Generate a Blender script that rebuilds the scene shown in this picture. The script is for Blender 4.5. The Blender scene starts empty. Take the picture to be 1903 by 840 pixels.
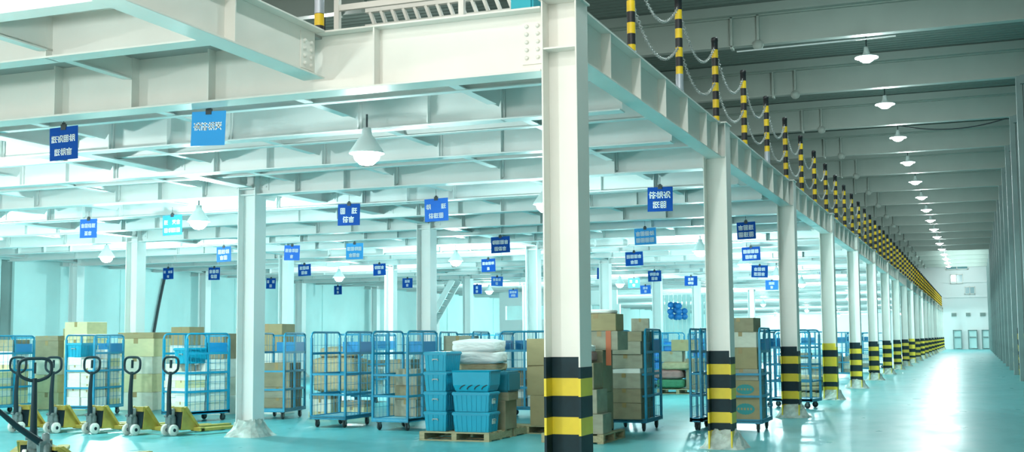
import bpy, bmesh, math, random
from mathutils import Vector, Matrix
PI = math.pi
R = math.radians
rnd = random.Random(7)
sc = bpy.context.scene
COL = sc.collection

# ------------------------------------------------------------------ helpers
class MB:
    """collects primitives that become ONE mesh"""
    def __init__(s):
        s.v = []; s.f = []; s.m = []; s.sm = []
    def add(s, vs, fs, mat=0, smooth=False):
        o = len(s.v)
        s.v += [tuple(v) for v in vs]
        for f in fs:
            s.f.append(tuple(i + o for i in f)); s.m.append(mat); s.sm.append(smooth)
        return s
    def box(s, x0, x1, y0, y1, z0, z1, mat=0, M=None):
        vs = [(x0,y0,z0),(x1,y0,z0),(x1,y1,z0),(x0,y1,z0),(x0,y0,z1),(x1,y0,z1),(x1,y1,z1),(x0,y1,z1)]
        if M is not None: vs = [M @ Vector(v) for v in vs]
        return s.add(vs, [(0,3,2,1),(4,5,6,7),(0,1,5,4),(1,2,6,5),(2,3,7,6),(3,0,4,7)], mat)
    def cbox(s, c, d, mat=0, M=None):
        return s.box(c[0]-d[0]/2, c[0]+d[0]/2, c[1]-d[1]/2, c[1]+d[1]/2, c[2]-d[2]/2, c[2]+d[2]/2, mat, M)
    def bar(s, p, q, w, h=None, mat=0):
        """square bar from p to q"""
        p = Vector(p); q = Vector(q); h = h or w
        d = (q - p).normalized()
        up = Vector((0,0,1)) if abs(d.z) < .95 else Vector((0,1,0))
        a = d.cross(up).normalized(); b = a.cross(d)
        vs = []
        for e in (p, q):
            for sx, sy in ((-1,-1),(1,-1),(1,1),(-1,1)):
                vs.append(e + a*sx*w/2 + b*sy*h/2)
        return s.add(vs, [(0,1,2,3),(7,6,5,4),(0,4,5,1),(1,5,6,2),(2,6,7,3),(3,7,4,0)], mat)
    def tube(s, pts, r, n=8, mat=0, closed=False, caps=True):
        pts = [Vector(p) for p in pts]; N = len(pts)
        rs = r if isinstance(r, (list, tuple)) else [r]*N
        prev = None; rings = []
        for i, p in enumerate(pts):
            if closed: t = pts[(i+1) % N] - pts[i-1]
            else: t = pts[min(i+1, N-1)] - pts[max(i-1, 0)]
            t.normalize()
            if prev is None:
                a = t.cross(Vector((0,0,1)) if abs(t.z) < .9 else Vector((1,0,0))).normalized()
            else:
                a = (prev - t*prev.dot(t)).normalized()
            prev = a; b = t.cross(a)
            rings.append([p + (a*math.cos(2*PI*k/n) + b*math.sin(2*PI*k/n))*rs[i] for k in range(n)])
        vs = [v for ring in rings for v in ring]; fs = []
        for i in range(N if closed else N-1):
            j = (i+1) % N
            for k in range(n):
                l = (k+1) % n
                fs.append((i*n+k, i*n+l, j*n+l, j*n+k))
        s.add(vs, fs, mat, True)
        if caps and not closed:
            s.add(rings[0], [tuple(reversed(range(n)))], mat); s.add(rings[-1], [tuple(range(n))], mat)
        return s
    def cyl(s, p, q, r, n=12, mat=0):
        return s.tube([p, q], r, n, mat)
    def lathe(s, prof, n=24, c=(0,0,0), mat=0, mats=None, axis='z', smooth=True):
        vs = []; fs = []
        for r, z in prof:
            for k in range(n):
                a = 2*PI*k/n; x, y = r*math.cos(a), r*math.sin(a)
                v = (x, y, z) if axis == 'z' else ((x, z, y) if axis == 'y' else (z, x, y))
                vs.append((v[0]+c[0], v[1]+c[1], v[2]+c[2]))
        o = len(s.v); s.v += vs
        for i in range(len(prof)-1):
            for k in range(n):
                l = (k+1) % n
                s.f.append((o+i*n+k, o+i*n+l, o+(i+1)*n+l, o+(i+1)*n+k))
                s.m.append(mats[i] if mats else mat); s.sm.append(smooth)
        return s
    def prism(s, poly, y0, y1, mat=0, plane='xz'):
        n = len(poly)
        def P(a, b, t):
            return (a, t, b) if plane == 'xz' else ((t, a, b) if plane == 'yz' else (a, b, t))
        vs = [P(a, b, y0) for a, b in poly] + [P(a, b, y1) for a, b in poly]
        fs = [tuple(reversed(range(n))), tuple(range(n, 2*n))]
        for i in range(n):
            j = (i+1) % n
            fs.append((i, j, n+j, n+i))
        return s.add(vs, fs, mat)
    def mesh(s, name, mats, bevel=0, seg=1, subsurf=0):
        me = bpy.data.meshes.new(name)
        me.from_pydata(s.v, [], s.f)
        for p, m, sm in zip(me.polygons, s.m, s.sm):
            p.material_index = m; p.use_smooth = sm
        for m in (mats if isinstance(mats, (list, tuple)) else [mats]): me.materials.append(m)
        bm = bmesh.new(); bm.from_mesh(me)
        bmesh.ops.recalc_face_normals(bm, faces=bm.faces)
        if bevel:
            es = [e for e in bm.edges if len(e.link_faces) == 2 and e.calc_face_angle(0) > .6]
            bmesh.ops.bevel(bm, geom=es, offset=bevel, segments=seg, affect='EDGES', clamp_overlap=True)
        bm.to_mesh(me); bm.free(); me.update()
        return me
    def build(s, name, mats, parent=None, bevel=0, seg=1):
        return link(name, s.mesh(name, mats, bevel, seg), parent)

def link(name, me, parent=None):
    o = bpy.data.objects.new(name, me); COL.objects.link(o)
    if parent is not None: o.parent = parent
    return o
def tag(o, label=None, cat=None, group=None, kind=None):
    for k, v in (('label', label), ('category', cat), ('group', group), ('kind', kind)):
        if v: o[k] = v
        elif k in o.keys(): del o[k]
    return o
def empty(name, loc=(0,0,0), rz=0.0):
    o = bpy.data.objects.new(name, None); COL.objects.link(o)
    o.location = loc; o.rotation_euler = (0, 0, rz); o.empty_display_size = .2
    return o
def copy_tree(o, parent=None):
    c = o.copy(); COL.objects.link(c)
    if parent is not None: c.parent = parent
    for ch in list(o.children): copy_tree(ch, c)
    return c
ORD = ('first second third fourth fifth sixth seventh eighth ninth tenth eleventh twelfth thirteenth fourteenth fifteenth sixteenth '
       'seventeenth eighteenth nineteenth twentieth').split()
TENS = {2:'twenty', 3:'thirty', 4:'forty', 5:'fifty', 6:'sixty'}
def nth(i):
    if i < 20: return ORD[i]
    n = i + 1; t, u = divmod(n, 10)
    return (TENS[t][:-1] + 'ieth') if u == 0 else TENS[t] + '-' + ORD[u-1]

# ------------------------------------------------------------------ materials
def mat(name, col, rough=.5, metal=0, noise=0, nscale=3, col2=None, bump=0, bscale=20, coat=0, spec=None, detail=4, stretch=None):
    m = bpy.data.materials.new(name); m.use_nodes = True
    nt = m.node_tree; b = nt.nodes['Principled BSDF']
    b.inputs['Base Color'].default_value = (*col, 1); b.inputs['Roughness'].default_value = rough
    b.inputs['Metallic'].default_value = metal
    if coat: b.inputs['Coat Weight'].default_value = coat
    if spec is not None: b.inputs['Specular IOR Level'].default_value = spec
    if noise or bump:
        tc = nt.nodes.new('ShaderNodeTexCoord')
        vec = tc.outputs['Object']
        if stretch:
            mp = nt.nodes.new('ShaderNodeMapping'); mp.inputs['Scale'].default_value = stretch
            nt.links.new(vec, mp.inputs['Vector']); vec = mp.outputs['Vector']
    if noise:
        n = nt.nodes.new('ShaderNodeTexNoise'); n.inputs['Scale'].default_value = nscale; n.inputs['Detail'].default_value = detail
        nt.links.new(vec, n.inputs['Vector'])
        r = nt.nodes.new('ShaderNodeValToRGB')
        c2 = col2 or tuple(c*(1-noise) for c in col)
        r.color_ramp.elements[0].position = .3; r.color_ramp.elements[0].color = (*c2, 1)
        r.color_ramp.elements[1].position = .62; r.color_ramp.elements[1].color = (*col, 1)
        nt.links.new(n.outputs['Fac'], r.inputs['Fac']); nt.links.new(r.outputs['Color'], b.inputs['Base Color'])
    if bump:
        n = nt.nodes.new('ShaderNodeTexNoise'); n.inputs['Scale'].default_value = bscale
        nt.links.new(vec, n.inputs['Vector'])
        bp = nt.nodes.new('ShaderNodeBump'); bp.inputs['Strength'].default_value = bump; bp.inputs['Distance'].default_value = .02
        nt.links.new(n.outputs['Fac'], bp.inputs['Height']); nt.links.new(bp.outputs['Normal'], b.inputs['Normal'])
    return m
def emis(name, col, strength):
    m = bpy.data.materials.new(name); m.use_nodes = True
    nt = m.node_tree; b = nt.nodes['Principled BSDF']
    b.inputs['Base Color'].default_value = (*col, 1)
    b.inputs['Emission Color'].default_value = (*col, 1); b.inputs['Emission Strength'].default_value = strength
    return m

M = {}
M['white'] = mat('white_paint', (.80,.80,.75), .42, noise=.06, nscale=1.3)
M['white_in'] = mat('white_paint_inner', (.77,.83,.82), .45, noise=.06, nscale=1.0)
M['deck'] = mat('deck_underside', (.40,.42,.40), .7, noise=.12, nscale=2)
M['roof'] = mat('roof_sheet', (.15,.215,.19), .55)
M['roofbeam'] = mat('roof_beam_paint', (.37,.45,.41), .5, noise=.08, nscale=1)
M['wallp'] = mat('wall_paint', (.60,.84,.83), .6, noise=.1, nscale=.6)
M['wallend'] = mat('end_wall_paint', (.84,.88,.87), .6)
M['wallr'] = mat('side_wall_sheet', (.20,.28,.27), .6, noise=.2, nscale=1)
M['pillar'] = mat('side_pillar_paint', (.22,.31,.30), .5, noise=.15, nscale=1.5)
M['yellow'] = mat('yellow_paint', (.78,.60,.03), .42, noise=.12, nscale=5)
M['black'] = mat('black_paint', (.006,.030,.040), .5, noise=.3, nscale=6, spec=.25)
M['postyellow'] = mat('post_yellow', (.92,.62,.02), .4, noise=.08, nscale=8)
M['postblack'] = mat('post_black', (.018,.020,.024), .45)
M['concrete'] = mat('plinth_concrete', (.56,.66,.62), .8, noise=.45, nscale=7, bump=.5, bscale=14)
M['steel'] = mat('chain_steel', (.55,.57,.56), .35, metal=.8)
M['dark'] = mat('dark_rubber', (.03,.045,.05), .6)
M['cage'] = mat('cage_blue', (.008,.27,.44), .4, noise=.15, nscale=6)
M['cagepanel'] = mat('cage_panel_blue', (.006,.23,.50), .45)
M['cagedeck'] = mat('cage_deck', (.25,.60,.72), .5, noise=.15, nscale=4)
M['tote'] = mat('tote_plastic', (.003,.335,.50), .38, noise=.08, nscale=3)
M['totedark'] = mat('bin_plastic_dark', (.008,.20,.28), .45)
M['hardware'] = mat('latch_metal', (.35,.42,.42), .4, metal=.5)
M['tag'] = mat('paper_tag', (.8,.85,.8), .7)
M['card'] = mat('cardboard', (.38,.32,.17), .8, noise=.12, nscale=3)
M['card2'] = mat('cardboard_dull', (.30,.27,.17), .8, noise=.2, nscale=3)
M['card3'] = mat('cardboard_grey', (.36,.36,.27), .8, noise=.2, nscale=3)
M['pale'] = mat('pale_carton', (.70,.70,.58), .75, noise=.1, nscale=4)
M['paper'] = mat('white_paper_wrap', (.78,.82,.76), .75, noise=.08, nscale=4)
M['cream'] = mat('cream_carton', (.66,.62,.36), .8, noise=.1, nscale=4)
M['tape'] = mat('parcel_tape', (.33,.24,.10), .35)
M['redtape'] = mat('orange_tape', (.50,.13,.05), .5)
M['printgreen'] = mat('print_green', (.04,.30,.30), .7)
M['bag'] = mat('white_sack', (.80,.84,.82), .7, noise=.12, nscale=5, bump=.5, bscale=8)
M['bagtan'] = mat('tan_sack', (.46,.40,.24), .8, noise=.2, nscale=6, bump=.4, bscale=9)
M['bagblue'] = mat('blue_sack', (.02,.22,.60), .5, noise=.2, nscale=5)
M['bagpink'] = mat('pink_sack', (.40,.22,.20), .8, noise=.2, nscale=6, bump=.4, bscale=9)
M['baggreen'] = mat('green_sack', (.06,.25,.13), .8, noise=.2, nscale=6, bump=.4, bscale=9)
M['wood'] = mat('pallet_wood', (.44,.40,.24), .8, noise=.3, nscale=4, stretch=(1,8,8))
M['wooddark'] = mat('pallet_shaded', (.04,.07,.08), .8)
M['jackyellow'] = mat('jack_yellow', (.42,.35,.07), .45, noise=.3, nscale=5)
M['jackdark'] = mat('jack_dark', (.008,.028,.036), .55, spec=.25)
M['jackgrey'] = mat('jack_grey', (.16,.22,.22), .45, metal=.3, noise=.4, nscale=14)
M['jackwheel'] = mat('jack_wheel', (.72,.76,.70), .5, noise=.15, nscale=20)
M['signdark'] = mat('sign_dark_blue', (.003,.065,.33), .7, spec=.15)
M['signmid'] = mat('sign_mid_blue', (.035,.17,.66), .7, spec=.15)
M['signsky'] = mat('sign_sky_blue', (.05,.34,.75), .7, spec=.15)
M['ink'] = mat('sign_white', (.88,.92,.95), .6)
M['lampshell'] = mat('lamp_enamel', (.75,.85,.85), .35)
M['glow'] = emis('lamp_bulb_glow', (.72,1,.98), 14)
M['glow2'] = emis('bay_lamp_glow', (.85,1,1), 24)
M['glass'] = mat('window_glass', (.12,.30,.33), .15)
M['daylight'] = emis('added_roof_glow', (.85,1,1), 5)  # emission of the added roof panel, no known skylight
M['tealbox'] = mat('teal_box', (.01,.40,.50), .5)
M['greyrail'] = mat('post_sleeve_grey', (.45,.50,.56), .35, metal=.3)

M['added_apron'] = mat('added_apron_grey', (.42,.40,.36), .8, noise=.15, nscale=.8)  # warm grey picked to keep teal floor bounce off the front girder
# painted concrete floor, worn and polished
fm = bpy.data.materials.new('floor_coating'); fm.use_nodes = True
nt = fm.node_tree; B = nt.nodes['Principled BSDF']
tc = nt.nodes.new('ShaderNodeTexCoord')
def noise(scale, detail, st=(1,1,1)):
    mp = nt.nodes.new('ShaderNodeMapping'); mp.inputs['Scale'].default_value = st
    nt.links.new(tc.outputs['Object'], mp.inputs['Vector'])
    n = nt.nodes.new('ShaderNodeTexNoise'); n.inputs['Scale'].default_value = scale; n.inputs['Detail'].default_value = detail
    nt.links.new(mp.outputs['Vector'], n.inputs['Vector']); return n
def ramp(src, p0, c0, p1, c1):
    r = nt.nodes.new('ShaderNodeValToRGB')
    r.color_ramp.elements[0].position = p0; r.color_ramp.elements[0].color = c0
    r.color_ramp.elements[1].position = p1; r.color_ramp.elements[1].color = c1
    nt.links.new(src, r.inputs['Fac']); return r
n1 = noise(.22, 5, (1.4,1,1)); n2 = noise(1.1, 7, (1.6,.8,1)); n3 = noise(5, 6, (1,1,1))
r1 = ramp(n1.outputs['Fac'], .3, (.095,.425,.46,1), .7, (.13,.495,.525,1))
r2 = ramp(n2.outputs['Fac'], .56, (0,0,0,1), .74, (1,1,1,1))
mx = nt.nodes.new('ShaderNodeMixRGB'); mx.inputs['Color2'].default_value = (.075,.36,.39,1)
mm = nt.nodes.new('ShaderNodeMath'); mm.operation = 'MULTIPLY'; mm.inputs[1].default_value = .5
nt.links.new(r2.outputs['Color'], mm.inputs[0]); nt.links.new(mm.outputs[0], mx.inputs['Fac'])
nt.links.new(r1.outputs['Color'], mx.inputs['Color1']); nt.links.new(mx.outputs['Color'], B.inputs['Base Color'])
B.inputs['Specular IOR Level'].default_value = .27
rr = ramp(n2.outputs['Fac'], .3, (.27,.27,.27,1), .7, (.38,.38,.38,1))
nt.links.new(rr.outputs['Color'], B.inputs['Roughness'])
bp = nt.nodes.new('ShaderNodeBump'); bp.inputs['Strength'].default_value = .05; bp.inputs['Distance'].default_value = .01
nt.links.new(n3.outputs['Fac'], bp.inputs['Height']); nt.links.new(bp.outputs['Normal'], B.inputs['Normal'])

# ------------------------------------------------------------------ grid of the building (metres; the aisle runs along +Y)
S = 6.958
def CY(i): return 10.29 + S*i          # column centre lines
XA = -3.45                              # aisle row
ROWS = [-3.45, -11.44, -19.43, -27.37]
YEND = 146.0
ZB, ZT = 4.05, 4.66                     # girder bottom / top
XL, XR = -27.95, 2.12

def structure(o, label=None):
    o['kind'] = 'structure'
    if label: o['label'] = label
    return o

# ------------------------------------------------------------------ shell
mb = MB().box(-45, 4, 5.5, YEND+1, -.2, 0); structure(mb.build('floor', fm))
structure(MB().box(-45, 25, -40, 5.5, -.2, -.005).build('floor_added_apron', M['added_apron']))  # unseen ground added behind the camera so bounced light stays neutral
# corrugated roof sheet, ribs along X
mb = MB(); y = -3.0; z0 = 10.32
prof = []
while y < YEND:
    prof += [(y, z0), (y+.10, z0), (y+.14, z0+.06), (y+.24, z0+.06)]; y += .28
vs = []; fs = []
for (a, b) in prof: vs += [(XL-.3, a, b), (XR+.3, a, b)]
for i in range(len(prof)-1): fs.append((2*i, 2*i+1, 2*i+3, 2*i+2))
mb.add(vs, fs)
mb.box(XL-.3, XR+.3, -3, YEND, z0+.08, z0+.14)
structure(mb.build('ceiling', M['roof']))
# left wall: panels, and a dark doorway
mb = MB().box(XL-.2, XL, 29.05, YEND, 0, 10.4).box(XL-.2, XL, 6, 28.5, 0, 10.4).box(XL-.2, XL, 28.5, 29.05, 4.15, 10.4)
for k in range(12): mb.box(XL, XL+.03, 34+S*k, 34.25+S*k, 0, 4.1)
structure(mb.build('wall_left', M['wallp']))
mb = MB().box(XL-.16, XL-.1, 28.5, 29.05, 0, 4.15).box(XL-.1, XL-.08, 28.6, 28.95, .2, 4.0)
structure(mb.build('door_4', M['wallr']))
mb = MB().box(XL, XR, YEND, YEND+.3, 0, 10.4)
for z in (5.9, 7.6, 9.6): mb.box(-3.2, XR, YEND-.06, YEND, z, z+.12)
structure(mb.build('wall_end', M['wallend']))
# right wall with horizontal girts and the pillars in front of it
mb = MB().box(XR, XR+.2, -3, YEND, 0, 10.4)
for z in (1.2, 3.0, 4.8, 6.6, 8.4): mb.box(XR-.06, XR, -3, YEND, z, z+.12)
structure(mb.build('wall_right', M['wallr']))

# end wall windows, doors, vents
def window(name, x0, x1, z0, z1, cols, rows):
    w = MB()
    w.box(x0, x1, YEND-.05, YEND-.02, z0, z1, 0)
    for k in range(cols+1):
        x = x0 + (x1-x0)*k/cols; w.box(x-.04, x+.04, YEND-.10, YEND-.04, z0-.04, z1+.04, 1)
    for k in range(rows+1):
        z = z0 + (z1-z0)*k/rows; w.box(x0-.04, x1+.04, YEND-.10, YEND-.04, z-.04, z+.04, 1)
    return structure(w.build(name, [M['glass'], M['white']]))
window('window_1', -2.9, -.55, 9.15, 10.15, 2, 1)
window('window_2', -2.45, -1.15, 7.55, 8.55, 2, 1)
window('window_3', -.95, .1, 6.3, 7.1, 2, 1)
for n, (x0, x1) in enumerate(((-2.35, -1.5), (-.75, .15), (.7, 1.45))):
    d = MB(); d.box(x0, x1, YEND-.35, YEND-.30, .12, 2.1, 0)
    f = structure(d.build('door_%d' % (n+1), M['wallp']))
    d = MB()
    for x in (x0, x1): d.box(x-.05, x+.05, YEND-.45, YEND-.25, 0, 2.2)
    d.box(x0, x1, YEND-.45, YEND-.25, 2.1, 2.2); d.box(x0+.1, x1-.1, YEND-.46, YEND-.36, 1.3, 1.42)
    d.build('door_frame', M['pillar'], f)
for n, (x, w) in enumerate(((-2.5, .55), (-.95, .5), (.55, .6))):
    v = MB().box(x, x+w, YEND-.12, YEND, 3.75, 4.15)
    for k in range(4): v.box(x+.03, x+w-.03, YEND-.15, YEND-.12, 3.8+.08*k, 3.84+.08*k, 1)
    tag(v.build('wall_vent', [M['roofbeam'], M['pillar']]), 'small grey louvred vent, %s of three in a line on the end wall' % nth(n), 'vent', 'vents on the end wall')

# roof beams with hanger brackets
def ibeam_x(mb, x0, x1, yc, zb, zt, fw, tf=.016, tw=.012):
    mb.box(x0, x1, yc-fw/2, yc+fw/2, zb, zb+tf); mb.box(x0, x1, yc-fw/2, yc+fw/2, zt-tf, zt)
    mb.box(x0, x1, yc-tw/2, yc+tw/2, zb+tf, zt-tf); return mb
def ibeam_y(mb, y0, y1, xc, zb, zt, fw, tf=.016, tw=.012):
    mb.box(xc-fw/2, xc+fw/2, y0, y1, zb, zb+tf); mb.box(xc-fw/2, xc+fw/2, y0, y1, zt-tf, zt)
    mb.box(xc-tw/2, xc+tw/2, y0, y1, zb+tf, zt-tf); return mb
mb = ibeam_x(MB(), XL, XR-.05, 0, 9.26, 10.05, .26, .022, .016)
for x in (-5.75, -5.05, -13, -13.7, -20, -20.7): mb.box(x-.03, x+.03, -.13, .13, 9.2, 10.05)
mb.lathe([(0,-.02),(.14,-.02),(.14,.02),(0,.02)], 20, (-5.05, -.13, 9.24), axis='y')
mb.box(-27.6, 2.0, -.35, .35, 10.05, 10.3)
rbm = mb.mesh('roof_beam', M['roofbeam'])
for i in range(0, 20):
    o = link('roof_beam', rbm); o.location = (0, CY(i), 0)
    structure(o, '%s grey roof beam across the hall counted from the front' % nth(i))
# pillars along the right wall
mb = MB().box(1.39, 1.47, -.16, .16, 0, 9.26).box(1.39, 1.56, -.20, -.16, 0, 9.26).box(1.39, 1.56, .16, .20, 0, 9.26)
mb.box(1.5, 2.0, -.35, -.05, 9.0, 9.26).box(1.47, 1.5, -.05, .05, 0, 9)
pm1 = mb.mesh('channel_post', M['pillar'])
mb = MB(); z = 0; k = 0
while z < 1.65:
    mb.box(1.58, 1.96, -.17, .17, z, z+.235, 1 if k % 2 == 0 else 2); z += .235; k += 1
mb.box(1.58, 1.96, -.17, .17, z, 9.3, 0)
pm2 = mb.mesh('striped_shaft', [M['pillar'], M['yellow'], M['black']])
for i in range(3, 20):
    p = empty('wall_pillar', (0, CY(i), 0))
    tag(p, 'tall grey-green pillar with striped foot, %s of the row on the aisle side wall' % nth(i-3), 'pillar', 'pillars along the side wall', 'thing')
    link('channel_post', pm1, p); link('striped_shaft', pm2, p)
# glowing panel added under the roof to brighten the end wall
for n, (y0, y1, x0, x1) in enumerate(((116, 144.5, -3.0, 1.2),)):
    structure(MB().box(x0, x1, y0, y1, 10.2, 10.24).build('window_%d' % (n+4), M['daylight']))  # added light source, not a real window of the hall

# ------------------------------------------------------------------ mezzanine deck, beams and joists
mb = MB().box(XL, -3.47, 10.31, YEND, 4.61, 4.67).box(XL, -6.02, 1.0, 10.31, 4.61, 4.67)
structure(mb.build('mezzanine_slab', M['deck']), 'grey underside of the mezzanine deck')
JX = [-4.98 - 1.85*j for j in range(13)]
JX = [x for x in JX if min(abs(x-r) for r in ROWS) > .3 and x > XL+.3]
SX = sorted(JX + [x + .92 for x in JX[1::2]])
def cross_beam(y, zb, x0, x1, fw, stiff=True, bolts=True):
    mb = ibeam_x(MB(), x0, x1, 0, zb, 4.61, fw)
    if stiff:
        for x in SX:
            if x0 < x < x1: mb.box(x-.006, x+.006, -fw/2+.015, fw/2-.015, zb, 4.61)
    for r in ROWS[1:3]:
        if x0 < r < x1 and bolts:
            for sgn in (-1, 1):
                mb.box(r+sgn*.25-.09, r+sgn*.25+.09, -.02, .02, zb+.08, 4.52)
                for a in range(4):
                    for b in (-.04, .04):
                        mb.cyl((r+sgn*.25+b, -.035, zb+.14+.1*a), (r+sgn*.25+b, -.018, zb+.14+.1*a), .014, 6)
    o = mb.build('floor_beam', M['white_in']); o.location.y = y
    return structure(o)
DY = S/3
for k in range(1, 58):
    y = 10.29 + DY*k
    main = k % 3 == 0
    cross_beam(y, 4.06 if main else 4.10, XL, -3.56 if not main else -3.64, .26 if main else .20, k < 20, k < 20)
for k in range(0, 14):
    y = 10.29 + DY*(k+.5)
    o = ibeam_x(MB(), XL, -3.56, 0, 4.22, 4.61, .10, .012, .008).build('intermediate_beam', M['white_in']); o.location.y = y
    structure(o)
# short joists between the cross beams, lower flange cut back at both ends
L = DY - .02
mb = MB()
mb.box(-.055, .055, .20, L-.34, 4.23, 4.242); mb.box(-.05, .05, 0, L, 4.595, 4.609)
mb.prism([(0, 4.42), (.12, 4.24), (L-.14, 4.24), (L-.02, 4.40), (L, 4.40), (L, 4.6), (0, 4.6)], -.004, .004, plane='yz')
mb.box(-.03, .03, L-.03, L, 4.12, 4.60)
jm = mb.mesh('joist_beam', M['white_in'])
for k in range(0, 20):
    for x in JX:
        o = link('joist_beam', jm); o.location = (x, 10.29 + DY*k + .01, 0); structure(o)
# girders along each inner row
for r in ROWS[1:]:
    for i in range(0, 8 if r > -27 else 6):
        y0, y1 = CY(i)+.18, CY(i+1)-.18
        mb = ibeam_y(MB(), y0, y1, r, 4.18, 4.61, .24)
        for sgn, ye in ((1, y0), (-1, y1)):
            mb.box(r-.02, r+.02, ye if sgn > 0 else ye-.2, ye+.2 if sgn > 0 else ye, 4.25, 4.55)
            for a in range(3):
                for b in (.05, .14): mb.cyl((r-.04, ye+sgn*b, 4.3+.1*a), (r+.04, ye+sgn*b, 4.3+.1*a), .014, 6)
        structure(mb.build('row_girder_beam', M['white_in']))
# part of the deck that reaches towards the camera
for y, zb in ((8.55, 4.19), (7.25, 4.19), (5.6, 4.19), (3.9, 4.19)):
    mb = ibeam_x(MB(), XL, -6.02, 0, zb, 4.61, .2)
    for x in (-7.85, -9.9, -11.7, -13.6): mb.box(x-.006, x+.006, -.09, .09, zb, 4.61)
    o = mb.build('floor_beam', M['white']); o.location.y = y; structure(o)
for y0, y1 in ((7.27, 8.53), (8.57, 10.2)):
    for x in ((-7.85, -9.9, -11.7) if y0 < 8 else (-8.26, -10.6)):
        mb = MB().box(x-.05, x+.05, y0, y1-.1, 4.25 if y0 < 8 else 4.36, 4.265 if y0 < 8 else 4.375)
        mb.box(x-.005, x+.005, y0, y1, 4.26 if y0 < 8 else 4.37, 4.6)
        structure(mb.build('joist_beam', M['white']))

# front girder (bolted to the corner column), with stiffener plates
def bolts(mb, x, yf, zs, dx, nrm):
    for dxx in dx:
        for z in zs:
            if nrm == 'y': mb.lathe([(0,-.022),(.014,-.022),(.02,-.012),(.02,0)], 8, (x+dxx, yf, z), axis='y')
            else: mb.lathe([(0,.022),(.014,.022),(.02,.012),(.02,0)], 8, (yf, x+dxx, z), axis='x')
    return mb
g = empty('front_girder', (0, 10.29, 0))
tag(g, 'deep white steel girder carrying the mezzanine front, bolted to the corner column', 'girder', kind='thing')
ibeam_x(MB(), -19.2, -3.64, 0, ZB, ZT, .28, .02, .014).build('girder_body', M['white'], g, .002)
for x in (-5.37, -7.29, -8.26, -9.29, -10.6, -12.4, -14.3):
    MB().box(x-.008, x+.008, -.13, .13, ZB+.02, ZT-.02).build('stiffener_plate', M['white'], g)
bpm = MB().box(-3.86, -3.66, -.022, -.006, ZB+.10, ZT-.10).build('bolt_plate', M['white'], g)
for dx in (-.055, .055):
    for a in range(5): bolts(MB(), -3.76, -.022, [ZB+.16+.075*a], (dx,), 'y').build('bolt_head', M['white'], bpm)
# beam that turns towards the camera
g = empty('corner_beam', (-6.02, 0, 0))
tag(g, 'white steel beam running from the front girder towards the viewer under the deck corner', 'beam', kind='thing')
ibeam_y(MB(), 1.0, 10.14, 0, 4.17, ZT, .24, .018, .012).build('beam_body', M['white'], g, .002)
for y in (8.62, 6.9, 5.1, 3.3): MB().box(-.115, .115, y-.008, y+.008, 4.19, ZT-.02).build('stiffener_plate', M['white'], g)
bpm = MB().box(.006, .02, 9.86, 10.1, 4.24, 4.6).build('bolt_plate', M['white'], g)
for dx in (-.06, .06):
    for a in range(4): bolts(MB(), 9.98, .02, [4.29+.075*a], (dx,), 'x').build('bolt_head', M['white'], bpm)
# edge beams along the aisle
mbb = ibeam_y(MB(), .19, S-.19, 0, 4.20, 4.70, .22, .016, .012).mesh('beam_body', M['white'], .002)
stf = [MB().box(-.105, .105, y-.007, y+.007, 4.22, 4.685).mesh('stiffener_plate', M['white']) for y in (1.16, 2.32, 3.48, 4.64, 5.8, 6.55)]
bpl = MB().box(.006, .02, .2, .38, 4.3, 4.6).mesh('bolt_plate', M['white'])
for i in range(0, 19):
    g = empty('edge_beam', (XA, CY(i), 0))
    tag(g, 'white edge beam of the mezzanine between the %s and %s striped aisle columns' % (nth(i), nth(i+1)), 'beam', 'mezzanine edge beams', 'thing')
    link('beam_body', mbb, g)
    if i < 8:
        for s_ in stf: link('stiffener_plate', s_, g)
        link('bolt_plate', bpl, g)
# flange strip (checker edge trim) on top of the edge beams
structure(MB().box(-3.52, -3.345, 10.50, YEND, 4.7035, 4.712).build('trim_1', M['roofbeam']))

# ------------------------------------------------------------------ columns
W = .34; TF = .016
def h_profile(mb, z0, z1, mat=0):
    h = W/2
    mb.box(-h, -h+TF, -h, h, z0, z1, mat); mb.box(h-TF, h, -h, h, z0, z1, mat); mb.box(-h+TF, h-TF, -.008, .008, z0, z1, mat)
    return mb
bands = [0, .30, .50, .73, .93, 1.165, 1.345, 1.50]
def aisle_column(top):
    shaft = h_profile(MB(), 1.25, top)
    shaft.box(-.19, .19, -.19, .19, top, top+.02)
    return shaft.mesh('shaft', M['white'], .002)
colmesh = aisle_column(4.70)
def stripes(edges, first_yellow, zfront):
    mb = MB(); yel = first_yellow
    for a, b in zip(edges[:-1], edges[1:]):
        h = W/2 + .003
        last = b == edges[-1]
        for (x0, x1, y0, y1) in ((-h, -h+TF+.006, -h, h), (h-TF-.006, h, -h, h), (-h+TF, h-TF, -.012, .012)):
            top = b
            if last and x0 > 0: top = b - .09
            mb.box(x0, x1, y0, y1, a, top, 0 if yel else 1)
        yel = not yel
    return mb.mesh('striped_paint', [M['yellow'], M['black']])
stripe_a = stripes([0, .20, .38, .56, .735, .89, 1.08, 1.24, 1.43], True, 1.5)
stripe_b = stripes([0, .26, .366, .52, .71, .865, 1.06, 1.21, 1.40], True, 1.5)
stripe_c = stripes([0, .33, .45, .65, .84, 1.08, 1.25, 1.42], True, 1.5)
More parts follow.
